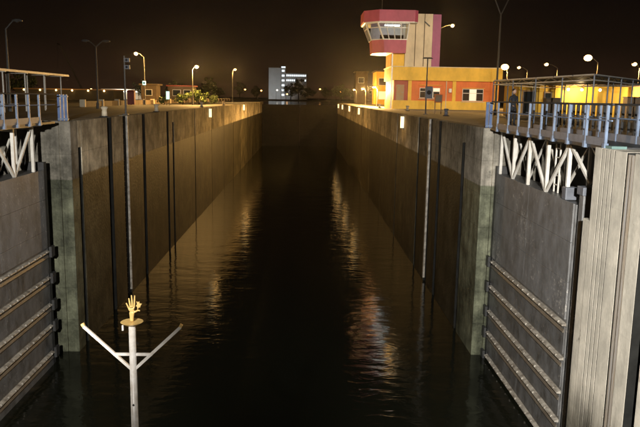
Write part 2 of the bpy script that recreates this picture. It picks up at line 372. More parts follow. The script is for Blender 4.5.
for k in range(9):
    jl.append((64.0+k*11.5, 0.16 if k % 3 else 0.4, .4, 99, 0)); jr.append((58.0+k*12, 0.16 if k % 3 else 0.4, .4, 99, 0))
lock_wall(-1, XL, jl, 'left concrete lock chamber wall with dark vertical slots and a water stain')
lock_wall(1, XR, jr, 'right concrete lock chamber wall running back below the control tower')

def near_wall(side, X, label):
    s = side
    t = thing('approach_wall', label, 'wall', (X, 0, 0)); B = lambda: MB((X, 0, 0))
    B().box(X+s*0.5, X+s*3.05, -60, Y0, -3.9, TOP-0.01).build('wall_core', 'near', t)
    # grooved face: strips of concrete of uneven depth, one steel bearing strip
    ed = [18.3, 17.84, 17.60, 17.36, 17.10, 16.42]
    for a, b in zip(ed, ed[1:]):
        B().box(X, X+s*0.499, b+0.042, a, -3.9, TOP).build('wall_strip', 'near', t, bevel=0.006)
        B().box(X+s*0.006, X+s*0.498, b, b+0.0415, -3.9, TOP-0.01).build('groove_shade_fill', 'nearblack', t)  # near-black filler put in the groove to stand for its shade
    for a, b in ((16.05, 15.42), (14.9, 4.0), (3.9, -8), (-8.1, -20), (-20.1, -60)):
        B().box(X, X+s*0.499, b, a, -3.9, TOP).build('wall_strip', 'near', t, bevel=0.02)
    B().box(X+s*0.02, X+s*0.498, 16.06, 16.41, -3.9, TOP-0.05).build('bearing_strip', 'bearing', t)
    B().box(X+s*0.002, X+s*0.498, 15.395, 15.418, -3.9, TOP-0.01).build('slot_shade_plate', 'nearblack', t)  # added near-black plates give this slot its shade as well
    B().box(X+s*0.47, X+s*0.498, 14.91, 15.39, -3.9, TOP-0.01).build('slot_shade_back', 'nearblack', t)
    for yy in (16.40, 16.23): B().box(X+s*0.008, X+s*0.02, yy-0.03, yy+0.01, -3.9, TOP-0.06).build('rust_seam', 'stiff', t)
    # low ledge block beside the gate slot
    B().box(X+s*0.02, X+s*0.9, Y0+0.003, Y0+0.5, -3.9, 8.43).build('ledge_block', 'near', t, bevel=0.03)
    B().box(X+s*0.1, X+s*0.5, Y0-0.75, Y0-0.35, TOP, TOP+0.07).build('cover_plate', 'teal', t)
    # back and end walls of the recess for the open gate leaf
    B().box(X+s*3.06, X+s*4.4, Y0-3, YP+1, -3.9, TOP-0.02).build('recess_back', 'conc', t)
    B().box(X+s*0.505, X+s*3.05, YP-0.02, YP+0.008, -3.9, TOP-0.005).build('pier_face', 'pier', t)
    return t
near_wall(1, XR, 'pale grooved concrete wall end with rusty strip at the right edge')
near_wall(-1, XL, 'concrete approach wall behind the left open lock gate')

# ------------------------------------------------------------------ open lock gate leaves
def gate(side, X, y0, y1, beams, nodes, label):
    """leaf standing open in the wall recess; X is its face, y0 mitre end, y1 hinge end"""
    s = side; t = thing('lock_gate', label, 'lock gate', (X, y1, 0)); B = lambda: MB((X, y1, 0))
    zt = 8.5
    B().box(X+s*0.06, X+s*0.9, y0+0.1, y1, -3.8, zt-0.03).build('leaf_body', 'steel2', t)
    zs = [zt, 7.25, 5.95, beams[0]+0.16]
    ym = (y0+y1)/2
    for a, b in zip(zs, zs[1:]):
        for c, d in ((y0+0.15, ym-0.003), (ym+0.003, y1-0.05)):
            B().box(X, X+s*0.058, c, d, b+0.012, a).build('skin_plate', 'steel', t, bevel=0.004)
    for i, z in enumerate(beams):
        # sloped steel ledge: bright upper flange, dark underside, studs along its lip
        p = [(X+s*0.058, z+0.06), (X-s*0.075, z+0.02), (X-s*0.09, z-0.015), (X-s*0.07, z-0.03), (X+s*0.058, z-0.04)]
        lg = B().prof(p, y0+0.1, y1-0.05).build('ledge', 'ledge', t)
        st = B(); y = y0+0.45
        while y < y1-0.2:
            st.box(X-s*0.105, X-s*0.04, y-0.035, y+0.035, z-0.005, z+0.06); y += 0.62
        tag(st.build('ledge_studs', 'ledge', lg), kind='stuff')
        lo = beams[i+1]+0.165 if i+1 < len(beams) else -1.2
        for c, d in ((y0+0.15, ym-0.003), (ym+0.003, y1-0.05)):
            B().box(X+s*0.02, X+s*0.059, c, d, lo, z-0.075).build('skin_plate', 'steel2', t)
        B().prof([(X-s*0.01, z-0.15), (X-s*0.045, z-0.24), (X-s*0.03, z-0.26), (X+s*0.019, z-0.26), (X+s*0.019, z-0.15)], y0+0.12, y1-0.08).build('stiffener', 'stiff', t)
    # mitre post at the free end with its roller box, quoin post at the hinge
    B().box(X-s*0.02, X+s*0.4, y0-0.62, y0-0.3, -3.8, zt+0.36).build('mitre_post', 'steel', t, bevel=0.02)
    B().box(X-s*0.08, X+s*0.45, y0-0.7, y0-0.22, zt+0.361, zt+0.62).build('post_cap', 'greyplate', t, bevel=0.02)
    for z in beams:
        B().box(X-s*0.16, X-s*0.052, y1-0.05, y1+0.32, z-0.25, z+0.2).build('zigzag_shade_block', 'darksteel', t)  # dark blocks added to repeat the zigzag shadow of the beam ends
    B().box(X+s*0.02, X+s*0.8, y1+0.002, y1+0.3, -3.8, zt+0.3).build('quoin_post', 'darksteel', t)
    # white steel trestle carrying the walkway
    H = TOP-0.06
    for k, xx in enumerate((X+s*0.14, X+s*0.80)):
        w = 0.115 if k == 0 else 0.09
        for i, y in enumerate(nodes):
            B().box(xx-w/2, xx+w/2, y-w/2, y+w/2, zt-0.02, H-0.004).build('post', 'white', t)
        for i in range(len(nodes)-1):
            za, zb = (H-0.1, zt+0.02) if i % 2 == 0 else (zt+0.02, H-0.1)
            dx = 0.003 if i % 2 else -0.003
            B().bar((xx+dx, nodes[i]-0.04, za), (xx+dx, nodes[i+1]+0.04, zb), w*0.8).build('diagonal_brace', 'white', t)
        B().bar((xx, nodes[-1]-0.03, H-0.1), (xx, nodes[-1]-1.75, zt+0.75), w*0.8).build('end_strut', 'white', t)
        B().box(xx-w*.56, xx+w*.56, y0-0.2, y1+0.1, H-0.1, H-0.001).build('top_chord', 'white', t)
    for y in nodes:
        B().bar((X+s*0.2, y, H-0.16), (X+s*0.75, y, H-0.16), 0.08).build('cross_tie', 'white', t)
    # short ladder between the two trestle sides
    yl = y0+3.0
    for dy in (-0.2, 0.2):
        B().box(X+s*0.45, X+s*0.5, yl+dy-0.025, yl+dy+0.025, zt-0.02, H).build('ladder_rail', 'white', t)
    for i in range(5):
        B().cyl((X+s*0.475, yl-0.2, zt+0.25+i*0.32), (X+s*0.475, yl+0.2, zt+0.25+i*0.32), 0.022, n=6).build('ladder_rung', 'white', t)
    # small machine bracket on top of the leaf near the free end
    B().box(X+s*0.02, X+s*0.4, y0+0.9, y0+1.25, zt, zt+0.42).build('bracket', 'greyplate', t, bevel=0.03)
    return t
gate(1, XR+0.59, 20.8, 29.65, [4.55, 3.40, 2.25, 1.25, 0.15], [29.6, 27.75, 25.85, 23.85, 21.9], 'open steel lock gate leaf with white trestle, standing in the right wall recess')
gate(-1, XL-0.61, 19.6, 28.45, [5.04, 3.90, 2.72, 1.78, 0.6], [27.7, 25.85, 23.9, 21.9, 19.9], 'open steel lock gate leaf at the left edge, half out of view')

def walkway(side, X, ys_front, yend, label):
    s = side; y0 = -2 if False else 12.0
    t = thing('walkway', label, 'walkway', (X, yend, TOP)); B = lambda: MB((X, yend, TOP))
    a, b = (17.7 if s > 0 else 15.0), yend
    B().box(X+s*0.02, X+s*1.45, a, b, TOP-0.055, TOP+0.035).build('deck_plate', 'darksteel', t)
    for k, xx in enumerate((X, X+s*1.47)):
        ys = ys_front
        for y in ys:
            B().box(xx-0.035, xx+0.035, y-0.035, y+0.035, TOP-0.04, TOP+1.12).build('rail_post', 'blue', t)
            if k == 0: B().box(xx-0.06, xx+0.06, y-0.07, y+0.07, TOP-0.07, TOP+0.12).build('post_foot', 'blue', t)
        for y1, y2 in zip(ys, ys[1:]):
            B().box(xx-0.018, xx+0.018, y1-0.05, y2+0.05, TOP+0.04, TOP+0.26).build('kick_plate', 'greyplate', t)
        B().cyl((xx, a, TOP+1.14), (xx, b, TOP+1.14), 0.03, n=8).build('hand_rail', 'darksteel', t)
        B().cyl((xx, a, TOP+0.72), (xx, b, TOP+0.72), 0.022, n=8).build('mid_rail', 'blue', t)
    return t
walkway(1, XR+0.12, [28.3, 26.8, 25.55, 24.3, 23.05, 21.85, 20.6, 19.3, 18.0], 29.3, 'blue railed walkway on top of the right lock gate')
walkway(-1, XL-0.14, [27.0, 26.0, 24.9, 23.8, 22.6, 21.4, 20.2, 19.0, 17.8, 16.6, 15.4], 28.7, 'blue railed walkway on top of the left lock gate')

def blue_gate(loc, n, w, label, s):
    t = thing('barrier_gate', label, 'gate', loc)
    for i in range(n):
        MB().box(i*w*s, (i*w+w*0.62)*s, -0.04, 0.04, 0.0, 1.12).build('panel', 'blued', t)
        MB().box((i*w+w*0.64)*s, (i*w+w*0.8)*s, -0.05, 0.05, 0.0, 1.14).build('upright', 'blue', t)
    MB().box(0, n*w*s, -0.055, 0.055, 1.02, 1.08).build('rail', 'blue', t)
    MB().box(0, n*w*s, -0.055, 0.055, 0.05, 0.11).build('rail', 'blue', t)
    return t
blue_gate((-10.75, 30.35, TOP), 3, 0.15, 'small blue barrier gate on the left pier corner', 1)
blue_gate((8.05, 30.5, TOP), 2, 0.16, 'small blue barrier gate on the right pier corner', 1)

def dark_fence(X, ya, yb, label, step=0.9):
    t = thing('fence', label, 'fence', (X, ya, TOP-0.06)); y = ya
    while y <= yb+0.01:
        MB((X, ya, 0)).box(X-0.05, X+0.05, y-0.06, y+0.06, 0, 1.2).build('fence_post', 'darksteel', t); y += step
    for z, h in ((1.16, 0.05), (0.62, 0.05), (0.16, 0.16)):
        MB((X, ya, 0)).box(X-0.03, X+0.03, ya, yb, z-h/2, z+h/2).build('fence_rail', 'darksteel', t)
    return t
dark_fence(11.3, 14.8, 31.0, 'dark steel fence behind the right walkway', 0.5)
dark_fence(-13.6, 14.8, 30.0, 'dark steel fence behind the left walkway', 1.5)

# ------------------------------------------------------------------ upper gate closing the far end of the chamber
t = thing('upper_lock_gate', 'closed dark double leaf gate across the far end of the lock', 'lock gate', (-1.14, YE, 0))
for s in (-1, 1):
    c = -1.14
    q = [(c+s*9.0, YE), (c+s*0.04, YE+2.4), (c+s*0.04, YE+3.1), (c+s*9.0, YE+0.7)]
    lf = MB((-1.14, YE, 0)).prism(q, -3.8, 9.9).build('gate_leaf', 'nearblack', t)
    for z in (1.0, 2.6, 4.2, 5.8, 7.4, 9.0):
        q2 = [(c+s*8.9, YE-0.12), (c+s*0.1, YE+2.24), (c+s*0.1, YE+2.36), (c+s*8.9, YE+0.02)]
        MB((-1.14, YE, 0)).prism(q2, z-0.08, z+0.08).build('girder', 'nearblack', lf)

# ------------------------------------------------------------------ lights set in the lock walls
def wall_light(side, X, y, label, z=9.85):
    s = side
    t = thing('wall_light', label, 'light', (X, y, z), 'light boxes on the lock walls')
    MB().box(-s*0.03, s*0.0, -0.24, 0.24, -0.56, 0.56).build('back_plate', 'greyplate', t)
    MB().box(-s*0.27, -s*0.031, -0.15, 0.15, -0.44, 0.44).build('light_panel', 'lightbox', t)
    MB().box(-s*0.30, -s*0.031, -0.18, 0.18, 0.441, 0.5).build('lid', 'greyplate', t)
    MB().box(-s*0.30, -s*0.031, -0.18, 0.18, -0.5, -0.441).build('foot', 'greyplate', t)
    lamp_light('wall_light_lamp', 'POINT', t, (-s*0.6, 0, -0.2), 25, SODIUM, 0.2)
for y, l in ((73.4, 'white light box on the left lock wall, the nearer one'), (114, 'white light box on the left lock wall, the farther one')):
    wall_light(-1, XL, y, l)
for y, l in ((54.2, 'largest and nearest white light box on the right lock wall'), (98, 'second light box along the right lock wall from the near end'),
             (119, 'third light box along the right lock wall from the near end'), (141, 'fourth light box along the right lock wall from the near end'), (158, 'farthest light box on the right lock wall')):
    wall_light(1, XR, y, l)

# ------------------------------------------------------------------ control tower and its building
bx = thing('control_building', 'yellow and orange lock control building with magenta tower and glazed cab', 'building', (18.3, 93, TOP-0.06))
O = (18.3, 93, TOP-0.06)
B = lambda: MB(O)
G = TOP-0.06
yb = 90.0
B().box(11.45, 25.4, yb, yb+9, G, 11.5).build('plinth', 'yellow', bx)
B().box(13.5, 25.3, yb+0.12, yb+8.9, 11.5, 14.07).build('wall', 'orange', bx)
B().box(11.55, 13.5, yb+0.12, yb+8.9, 11.5, 14.07).build('corner_wall', 'redwall', bx)
par = B().box(11.3, 25.6, yb-0.25, yb+9.2, 14.07, 15.75).build('parapet', 'yellow', bx)
B().box(11.2, 25.7, yb-0.32, yb+9.25, 15.752, 15.85).build('coping', 'cream', par)
for x in (13.4, 19.2, 24.75):
    B().box(x, x+0.45, yb-0.06, yb+0.119, 11.501, 14.069).build('pilaster', 'yellow', bx)
B().box(11.12, 11.28, yb-0.3, yb-0.14, G, 17.5).build('drainpipe', 'frame', bx)
for (x0, x1, z0, z1) in ((14.95, 17.6, 11.85, 13.15), (20.55, 23.3, 11.55, 13.1)):
    w = B().box(x0, x1, yb+0.06, yb+0.118, z0, z1).build('window', 'frame', bx)
    n = 3
    for i in range(n):
        for (za, zb) in ((z0+0.06, z0+(z1-z0)*0.62), (z0+(z1-z0)*0.67, z1-0.06)):
            a = x0+0.06+i*(x1-x0-0.06)/n; e = a+(x1-x0-0.06)/n-0.07
            B().box(a, e, yb+0.04, yb+0.059, za, zb).build('pane', 'litwinw' if (i+int(za*10)) % 3 == 0 else 'darkglass', w)
for (x0, x1, z0) in ((14.95, 17.6, 11.85), (20.55, 23.3, 11.55)):
    B().box(x0-0.15, x1+0.15, yb-0.08, yb+0.117, z0-0.16, z0-0.082).build('window_sill', 'cream', bx)
    B().box(x0-0.12, x1+0.12, yb-0.1, yb+0.117, z0+1.62, z0+1.68).build('window_hood', 'yellow', bx)
for x in (18.4, 25.0): B().cyl((x, yb-0.02, G), (x, yb-0.02, 14.06), 0.06, n=8).build('downpipe', 'cream', bx)
B().box(18.7, 19.05, yb-0.32, yb+0.1, 12.6, 13.1).build('air_conditioner', 'frame', bx, bevel=0.02)
B().box(11.9, 12.9, yb+0.05, yb+0.119, 11.501, 13.5).build('door', 'rust', bx)
# tower shaft
B().box(12.85, 16.3, yb+0.1, yb+6, 15.851, 22.45).build('tower_shaft', 'cream', bx)
for x in (14.1, 15.25):
    B().box(x-0.05, x+0.05, yb+0.06, yb+0.099, 15.86, 22.44).build('shaft_rib', 'tan', bx)
B().box(16.301, 17.35, yb+0.0, yb+6.1, 15.851, 22.4).build('shaft_side', 'mauve', bx)
B().bar((15.2, yb+0.0, 21.5), (15.9, yb-0.05, 20.9), 0.13).build('camera_bracket', 'darksteel', bx)
B().box(11.1, 12.849, yb+0.4, yb+6, 15.852, 17.45).build('cab_support', 'yellow', bx)
# cab (bottom narrower than its roof)
def cabpoly(f):          # f 0 at the foot, 1 at the head
    l = 8.75 - 1.1*f; fr = 89.3 - 0.7*f
    return [(l+1.35, fr), (12.84+1.0*f*0.2, fr), (12.84+0.2*f, yb+0.08), (12.84, 95.6), (l+1.35, 95.9+0.5*f), (l, 94.4), (l, fr+1.6)]
B().prism(cabpoly(0), 17.45, 19.08, cabpoly(0.15)).build('cab_base', 'magenta', bx)
roofp = [(9.2, 88.2), (13.7, 88.2), (14.15, 88.7), (14.15, yb+0.05), (12.84, yb+0.07), (12.84, 96.6), (9.0, 96.6), (7.4, 95.0), (7.4, 90.0)]
cr_ = B().prism(roofp, 21.25, 22.65).build('cab_roof', 'magenta', bx)
B().prism([(x*0.985+0.18, y) for x, y in roofp], 21.13, 21.248).build('cab_soffit', 'frame', cr_)
B().cyl((9.8, 91, 22.6), (9.8, 91, 26.0), 0.035, n=6).build('antenna', 'darksteel', cr_)
pa, pb = cabpoly(0.15), cabpoly(0.95)
idx = [6, 0, 1]
wz0, wz1 = 19.08, 21.13
def lerp(a, b, t): return tuple(a[i]+(b[i]-a[i])*t for i in range(len(a)))
for (i, j, n) in ((5, 6, 3), (6, 0, 1), (0, 1, 4)):
    a0, a1 = (*pa[i], wz0), (*pa[j], wz0); b0, b1 = (*pb[i], wz1), (*pb[j], wz1)
    w = B().bar(lerp(a0, a1, 0.0), lerp(b0, b1, 0.0), 0.16).build('window', 'frame', bx)
    for k in range(1, n+1): B().bar(lerp(a0, a1, k/n), lerp(b0, b1, k/n), 0.10 if k < n else 0.15).build('mullion', 'frame', w)
    for f in (0.03, 0.72, 0.98):
        B().bar(lerp(lerp(a0, b0, f), lerp(a1, b1, f), 0.0), lerp(lerp(a0, b0, f), lerp(a1, b1, f), 1.0), 0.09).build('transom', 'frame', w)
    for k in range(n):
        e = B(); e.add([lerp(a0, a1, k/n), lerp(a0, a1, (k+1)/n), lerp(b0, b1, (k+1)/n), lerp(b0, b1, k/n)], [(0, 1, 2, 3)])
        e.build('pane', 'glass', w)
B().box(8.55, 12.83, 93.2, 93.35, 19.1, 21.12).build('cab_back_wall', 'frame', bx)
B().box(9.6, 12.6, 90.2, 90.9, 19.08, 19.75).build('control_desk', 'tan', bx)
B().box(10.3, 12.2, 91.3, 91.6, 21.02, 21.12).build('cab_lamp', emit('cab_tube', (0.9, 1, 0.95), 26), bx)
sl = B().box(10.05, 10.4, 89.9, 90.25, 17.38, 17.449).build('soffit_lamp', 'lampW', bx)
lamp_light('soffit_lamp_light', 'POINT', bx, (10.25-18.3, 90.1-93, 17.2-G), 14, WARMW, 0.15)

# dim annexe and houses farther along the right bank
def house(name, label, x0, x1, y0, y1, h, wall, roofm, wins=(), z=G, cat='building'):
    o = ((x0+x1)/2, (y0+y1)/2, z); t = thing(name, label, cat, o)
    MB(o).box(x0, x1, y0, y1, z, z+h).build('wall', wall, t)
    MB(o).box(x0-0.3, x1+0.3, y0-0.3, y1+0.3, z+h+0.001, z+h+0.25).build('roof', roofm, t)
    for (a, b, c, d, m) in wins:
        w = MB(o).box(a-0.08, b+0.08, y0-0.05, y0-0.002, z+c-0.08, z+d+0.08).build('window', 'frame', t)
        MB(o).box(a, b, y0-0.07, y0-0.051, z+c, z+d).build('pane', m, w)
    return t
house('annexe', 'dim yellow two storey annexe behind the left side of the control building', 15.4, 22.0, 150, 158, 7.0, 'yellow', 'tan',
      [(16.0, 17.6, 4.2, 5.6, 'darkglass'), (18.2, 19.8, 4.2, 5.6, 'darkglass'), (16.0, 17.6, 1.2, 2.8, 'litwinw')])
house('low_house', 'lit ochre house beside the far right lock wall', 22.5, 31, 205, 213, 4.6, 'yellow', 'tan', [(23.2, 24.8, 1.3, 2.9, 'litwinw'), (26, 27.6, 1.3, 2.9, 'litwinw')])
house('stair_house', 'narrow dark tower house beyond the annexe', 13.3, 16.4, 182, 188, 8.0, 'tan', 'tan', [(14, 15.4, 5.3, 6.6, 'darkglass')])

# long yellow shed behind the right canopy
o = (24.5, 62, G); sh = thing('yellow_shed', 'long low yellow shed behind the open pavilion on the right', 'shed', o); B = lambda: MB(o)
B().box(18.5, 36, 60.25, 64, G, 13.02).build('wall', 'yellow', sh)
B().box(18.2, 36.3, 59.6, 64.3, 13.021, 13.2).build('roof', 'tan', sh)
for x in (18.5, 20.4, 21.8, 25.2, 28.6, 29.8, 32.5, 35.7):
    B().box(x, x+0.35, 59.95, 60.249, G, 13.02).build('pillar', 'yellow', sh)
for (x0, x1, z1) in ((19.0, 20.2, 12.6), (20.9, 21.6, 12.5), (30.3, 31.9, 12.3), (33, 35.5, 12.5)):
    d = B().box(x0, x1, 60.14, 60.248, G, z1).build('door', 'rust', sh)
    B().box(x0+0.12, x1-0.12, 60.12, 60.139, G+0.1, z1-0.12).build('door_panel', 'darkglass', d)
for x in (22.9, 24.1, 25.7):
    l = B().ball((x, 59.9, 12.72), 0.13, 8).build('wall_lamp', 'lampW', sh)
lamp_light('shed_lamp_light', 'POINT', sh, (23.6-24.5, 59.0-62, 12.5-G), 500, (1, 0.72, 0.35), 0.2)
lamp_light('shed_lamp_light', 'POINT', sh, (29.5-24.5, 59.0-62, 12.5-G), 450, (1, 0.72, 0.35), 0.2)
# containers / planters standing in front of the shed
for x, y, w, h, m, l in ((27.2, 56.5, 1.6, 1.7, 'rust', 'rusty brown steel locker in front of the yellow shed'), (19.4, 54, 1.1, 1.5, 'tan', 'tan equipment cabinet at the left end of the yellow shed')):
    c = thing('equipment_cabinet', l, 'cabinet', (x, y, G))
    MB().box(-w/2, w/2, -0.4, 0.4, 0.08, h).build('body', m, c, bevel=0.03)
    MB().box(-w/2+0.05, -0.02, -0.43, -0.401, 0.15, h-0.08).build('door', m, c); MB().box(0.02, w/2-0.05, -0.43, -0.401, 0.15, h-0.08).build('door', m, c)
    MB().box(-w/2-0.05, w/2+0.05, -0.45, 0.45, h+0.001, h+0.06).build('top', 'pole', c)

# covered ways on both banks
def canopy(label, X, ya, yb_, w, step):
    o = (X, ya, G); t = thing('covered_way', label, 'canopy', o); b = lambda: MB(o)
    n = int((yb_-ya)/step)
    z = 13.0
    for i in range(n):
        y = ya+i*step
        b().box(X-w/2, X+w/2, y+0.015, y+step-0.015, z, z+0.07).build('roof_sheet', 'roof', t)
    for s in (-1, 1):
        b().box(X+s*(w/2-0.06), X+s*(w/2+0.02), ya, yb_, z-0.08, z-0.002).build('edge_beam', 'roof', t)
    y = ya+0.3
    while y < yb_:
        for s in (-1, 1): b().cyl((X+s*(w/2-0.2), y, G), (X+s*(w/2-0.2), y, z-0.002), 0.05, n=8).build('post', 'white', t)
        b().bar((X-w/2, y, z-0.09), (X+w/2, y, z-0.09), 0.07).build('cross_beam', 'white', t)
        y += 3.4
    return t
P1, P2, P3, P4 = Vector((13.1, 48, 13.0)), Vector((14.5, 34.6, 13.0)), Vector((20.9, 42.5, 13.0)), Vector((19.5, 56, 13.0))
o = (17, 45, G); t = thing('open_pavilion', 'flat roofed open pavilion on thin posts behind the right walkway', 'pavilion', o)
for i in range(6):
    a, b, c, d = P1.lerp(P2, i/6+0.004), P1.lerp(P2, (i+1)/6-0.004), P4.lerp(P3, (i+1)/6-0.004), P4.lerp(P3, i/6+0.004)
    MB(o).prism([(p.x, p.y) for p in (a, b, c, d)], 13.0, 13.06).build('roof_sheet', 'roof', t)
for a, b in ((P1, P2), (P2, P3), (P3, P4), (P4, P1)):
    d = Vector((0, 0, 1)); n = 14
    MB(o).bar(a-d*0.03, b-d*0.03, 0.05).build('edge_beam', 'pole', t); MB(o).bar(a-d*0.25, b-d*0.25, 0.05).build('edge_beam', 'white', t)
    for k in range(n):
        MB(o).bar(a.lerp(b, k/n)-d*(0.03 if k % 2 else 0.25), a.lerp(b, (k+1)/n)-d*(0.25 if k % 2 else 0.03), 0.025).build('lattice_bar', 'pole', t)
    for k in range(4):
        p = a.lerp(b, k/4); MB(o).cyl((p.x, p.y, G), (p.x, p.y, 12.99), 0.045, n=8).build('post', 'greyplate', t)
canopy('flat roofed covered way on thin posts at the left edge', -19.3, 33, 55.0, 1.6, 2.2)

# ------------------------------------------------------------------ lamp posts
def head(mb, p, d, l=0.6):
    """cobra head: flattened tapered housing along d"""
    p = Vector(p); d = Vector(d); a = Vector((-d.y, d.x, 0))
    q = []
    for u, w, z0, z1 in ((0, 0.07, -0.03, 0.06), (l*0.35, 0.15, -0.05, 0.12), (l*0.8, 0.16, -0.05, 0.11), (l, 0.08, -0.03, 0.05)):
        c = p+d*u; q.append([c-a*w+Vector((0, 0, z0)), c+a*w+Vector((0, 0, z0)), c+a*w*0.7+Vector((0, 0, z1)), c-a*w*0.7+Vector((0, 0, z1))])
    vs = [v for r in q for v in r]; fs = [(0, 1, 2, 3), (15, 14, 13, 12)]
    for i in range(3):
        for k in range(4): fs.append((i*4+k, i*4+(k+1) % 4, i*4+4+(k+1) % 4, i*4+4+k))
    return mb.add(vs, fs)
def lamp_post(label, base, H, arms, r=0.08, lit=None, power=0, lens=0.2, group='street lamps', color=SODIUM, lensm='lampS', aim=None, cutoff=False):
    """arms: list of (dx, dy, rise)"""
    t = thing('street_lamp', label, 'street lamp', base, group)
    MB().cyl((0, 0, 0), (0, 0, 0.5), r*1.7, r*1.6, 10).build('base', 'pole', t)
    MB().cyl((0, 0, 0.5), (0, 0, H), r, r*0.62, 10).build('pole', 'pole', t)
    for (dx, dy, rise) in arms:
        L = math.hypot(dx, dy); d = Vector((dx/L, dy/L, 0)); e = Vector((dx, dy, H+rise))
        MB().path([(0, 0, H-0.02), (dx*0.45, dy*0.45, H+rise*0.7), tuple(e-d*0.25)], r*0.5, 8).build('arm', 'pole', t)
        h = head(MB(), e-d*0.3, d, 0.65).build('lamp_head', 'pole', t)
        if lit:
            MB().ball(e+Vector((0, 0, -0.09)), lens, 10, (1, 1, 0.75)).build('lens', lensm, h, True)
        else:
            MB().ball(e+Vector((0, 0, -0.05)), 0.12, 8, (1, 1, 0.5)).build('lens', 'pole', h, True)
        if power and aim:
            q = (Vector(aim)-Vector(base)-e).normalized().to_track_quat('-Z', 'Y')
            lamp_light('street_lamp_light', 'SPOT', t, tuple(e+Vector((0, 0, -0.34))), power, color, 0.1, q.to_euler(), R(70), 0.8)
        elif power and cutoff:
            lamp_light('street_lamp_light', 'SPOT', t, tuple(e+Vector((0, 0, -0.34))), power, color, 0.1, (0, 0, 0), R(150), 0.35)
        elif power:
            lamp_light('street_lamp_light', 'POINT', t, tuple(e+Vector((0, 0, -0.34))), power, color, 0.1)
    return t
def lit_post(label, hx, hy, hz, dx, dy, power, base_z=G, lens=0.27, lensm='lampS', color=SODIUM, rise=0.5, cutoff=False):
    return lamp_post(label, (hx-dx, hy-dy, base_z), hz-base_z-rise, [(dx, dy, rise)], lit=True, power=power, lens=lens, lensm=lensm, color=color, cutoff=cutoff)
PW = 9000
lit_post('lit street lamp rising right of the magenta tower', 19.9+1.0, 100, 22.2, 1.7, 0, PW*.7)
lit_post('bright street lamp between the control building and the open pavilion', 20.15, 70, 15.1, -0.5, -0.8, PW*0.8, lens=0.4)
lit_post('small distant lamp just right of the control building', 33.9, 110, 17.0, -1.4, 0, PW, cutoff=True)
lit_post('lit street lamp above the left part of the yellow shed', 31.3, 90, 16.5, -1.5, 0, PW, cutoff=True)
lit_post('brightest street lamp above the middle of the yellow shed', 26.9, 66, 15.9, -1.0, 0, PW*1.2, lens=0.4, cutoff=True)
lit_post('lit street lamp at the far right edge', 35.7, 75, 15.9, -0.6, 0, PW, cutoff=True)
lit_post('lit street lamp left of the lock above the red cabinet', -21.64, 90, 16.9, -1.0, 0, PW*.45)
lit_post('lit street lamp on the left bank above the shrubs', -14.7, 95, 15.6, 0.6, 0, PW*1.5)
lit_post('farther lit street lamp on the left bank near the end of the wall', -15.0, 150, 17.4, 0.6, 0, PW*0.8)
lamp_post('tall unlit twin arm lamp post on the left quay', (-17.8, 60, G), 5.2, [(-0.85, 0, 0.45), (0.85, 0, 0.45)], 0.09)
lamp_post('tall unlit lamp post behind the left covered way', (-19.4, 46, G), 5.3, [(0.75, 0, 0.5)], 0.09)
lamp_post('tallest Y shaped lamp post beside the open pavilion', (16.65, 60, G), 8.5, [(-1.2, 0, 1.7), (1.2, 0, 1.7)], 0.10, lit=True, power=11000, color=(1.0, 0.82, 0.58), lensm='lampW', aim=(14.5, 90, 17.5))
for x, y, z, w, l in ((10.6, 150, 13.65, 0.5, 'orange lamp on the right bank, leftmost of a cluster'), (10.4, 125, 13.5, 1.0, 'orange lamp on the right bank, middle of a cluster'),
                   (10.5, 106, 13.5, 4.6, 'orange lamp on the right bank beside the ochre house')):
    lit_post(l, x, y, z, -0.6, 0, PW*w, lens=0.2, lensm='lampSf')
for x, y, z, l, m, c, p in ((-11.0, 431, 13.6, 'large orange lamp on the far bank below the white block', 'lampSf', SODIUM, 9000),
                      (9.4, 431, 17.0, 'orange lamp on the far bank to the right of the white block', 'lampSf', SODIUM, 9000),
                      (-17.2, 431, 16.0, 'cold white lamp on the far bank at the foot of the white block', 'lampW', (1, 0.95, 0.85), 16000),
                      (-27, 431, 15.5, 'orange lamp on the far bank left of the white block', 'lampSf', SODIUM, 9000),
                      (-37, 431, 16, 'leftmost orange lamp on the far bank', 'lampSf', SODIUM, 9000),
                      (22, 431, 15.6, 'rightmost orange lamp on the far bank', 'lampSf', SODIUM, 9000)):
    lit_post(l, x, y, z, 0.6, -0.4, p, 10.2, 0.55, m, c)

# ------------------------------------------------------------------ signal posts on both lock walls
def signal_post(label, loc, H, boxes, lamp):
    t = thing('signal_post', label, 'signal', loc)
    MB().cyl((0, 0, 0), (0, 0, H), 0.06, 0.05, 8).build('pole', 'pole', t)
    MB().box(-0.16, 0.16, -0.16, 0.16, -0.02, 0.05).build('foot_plate', 'pole', t)
    for (dx, z, w, h, m) in boxes:
        b = MB().box(dx-w/2, dx+w/2, -0.2, -0.055, z-h/2, z+h/2).build('signal_box', m, t, bevel=0.02)
        MB().cyl((dx, -0.23, z), (dx, -0.201, z), min(w, h)*0.3, n=10).build('signal_lens', 'darkglass', b)
    if lamp:
        MB().prism([(-0.42, -0.15), (0.42, -0.15), (0.42, 0.15), (-0.42, 0.15)], H, H+0.1, [(-0.3, -0.1), (0.3, -0.1), (0.3, 0.1), (-0.3, 0.1)]).build('cap', 'pole', t)
    return t
signal_post('signal post with two stacked grey boxes on the left lock wall', (-10.55, 41.0, TOP), 3.4, [(0.18, 3.15, 0.34, 0.24, 'greyplate'), (0.18, 2.75, 0.34, 0.24, 'greyplate')], False)
signal_post('dark signal post with flat cap in front of the control building', (9.75, 55.5, TOP), 4.4, [(0.18, 1.75, 0.6, 0.95, 'greyplate')], True)
signal_post('distant signal post with small head left of the lock', (-20.2, 88, G), 3.0, [(0.0, 2.7, 0.4, 0.5, 'signG')], False)

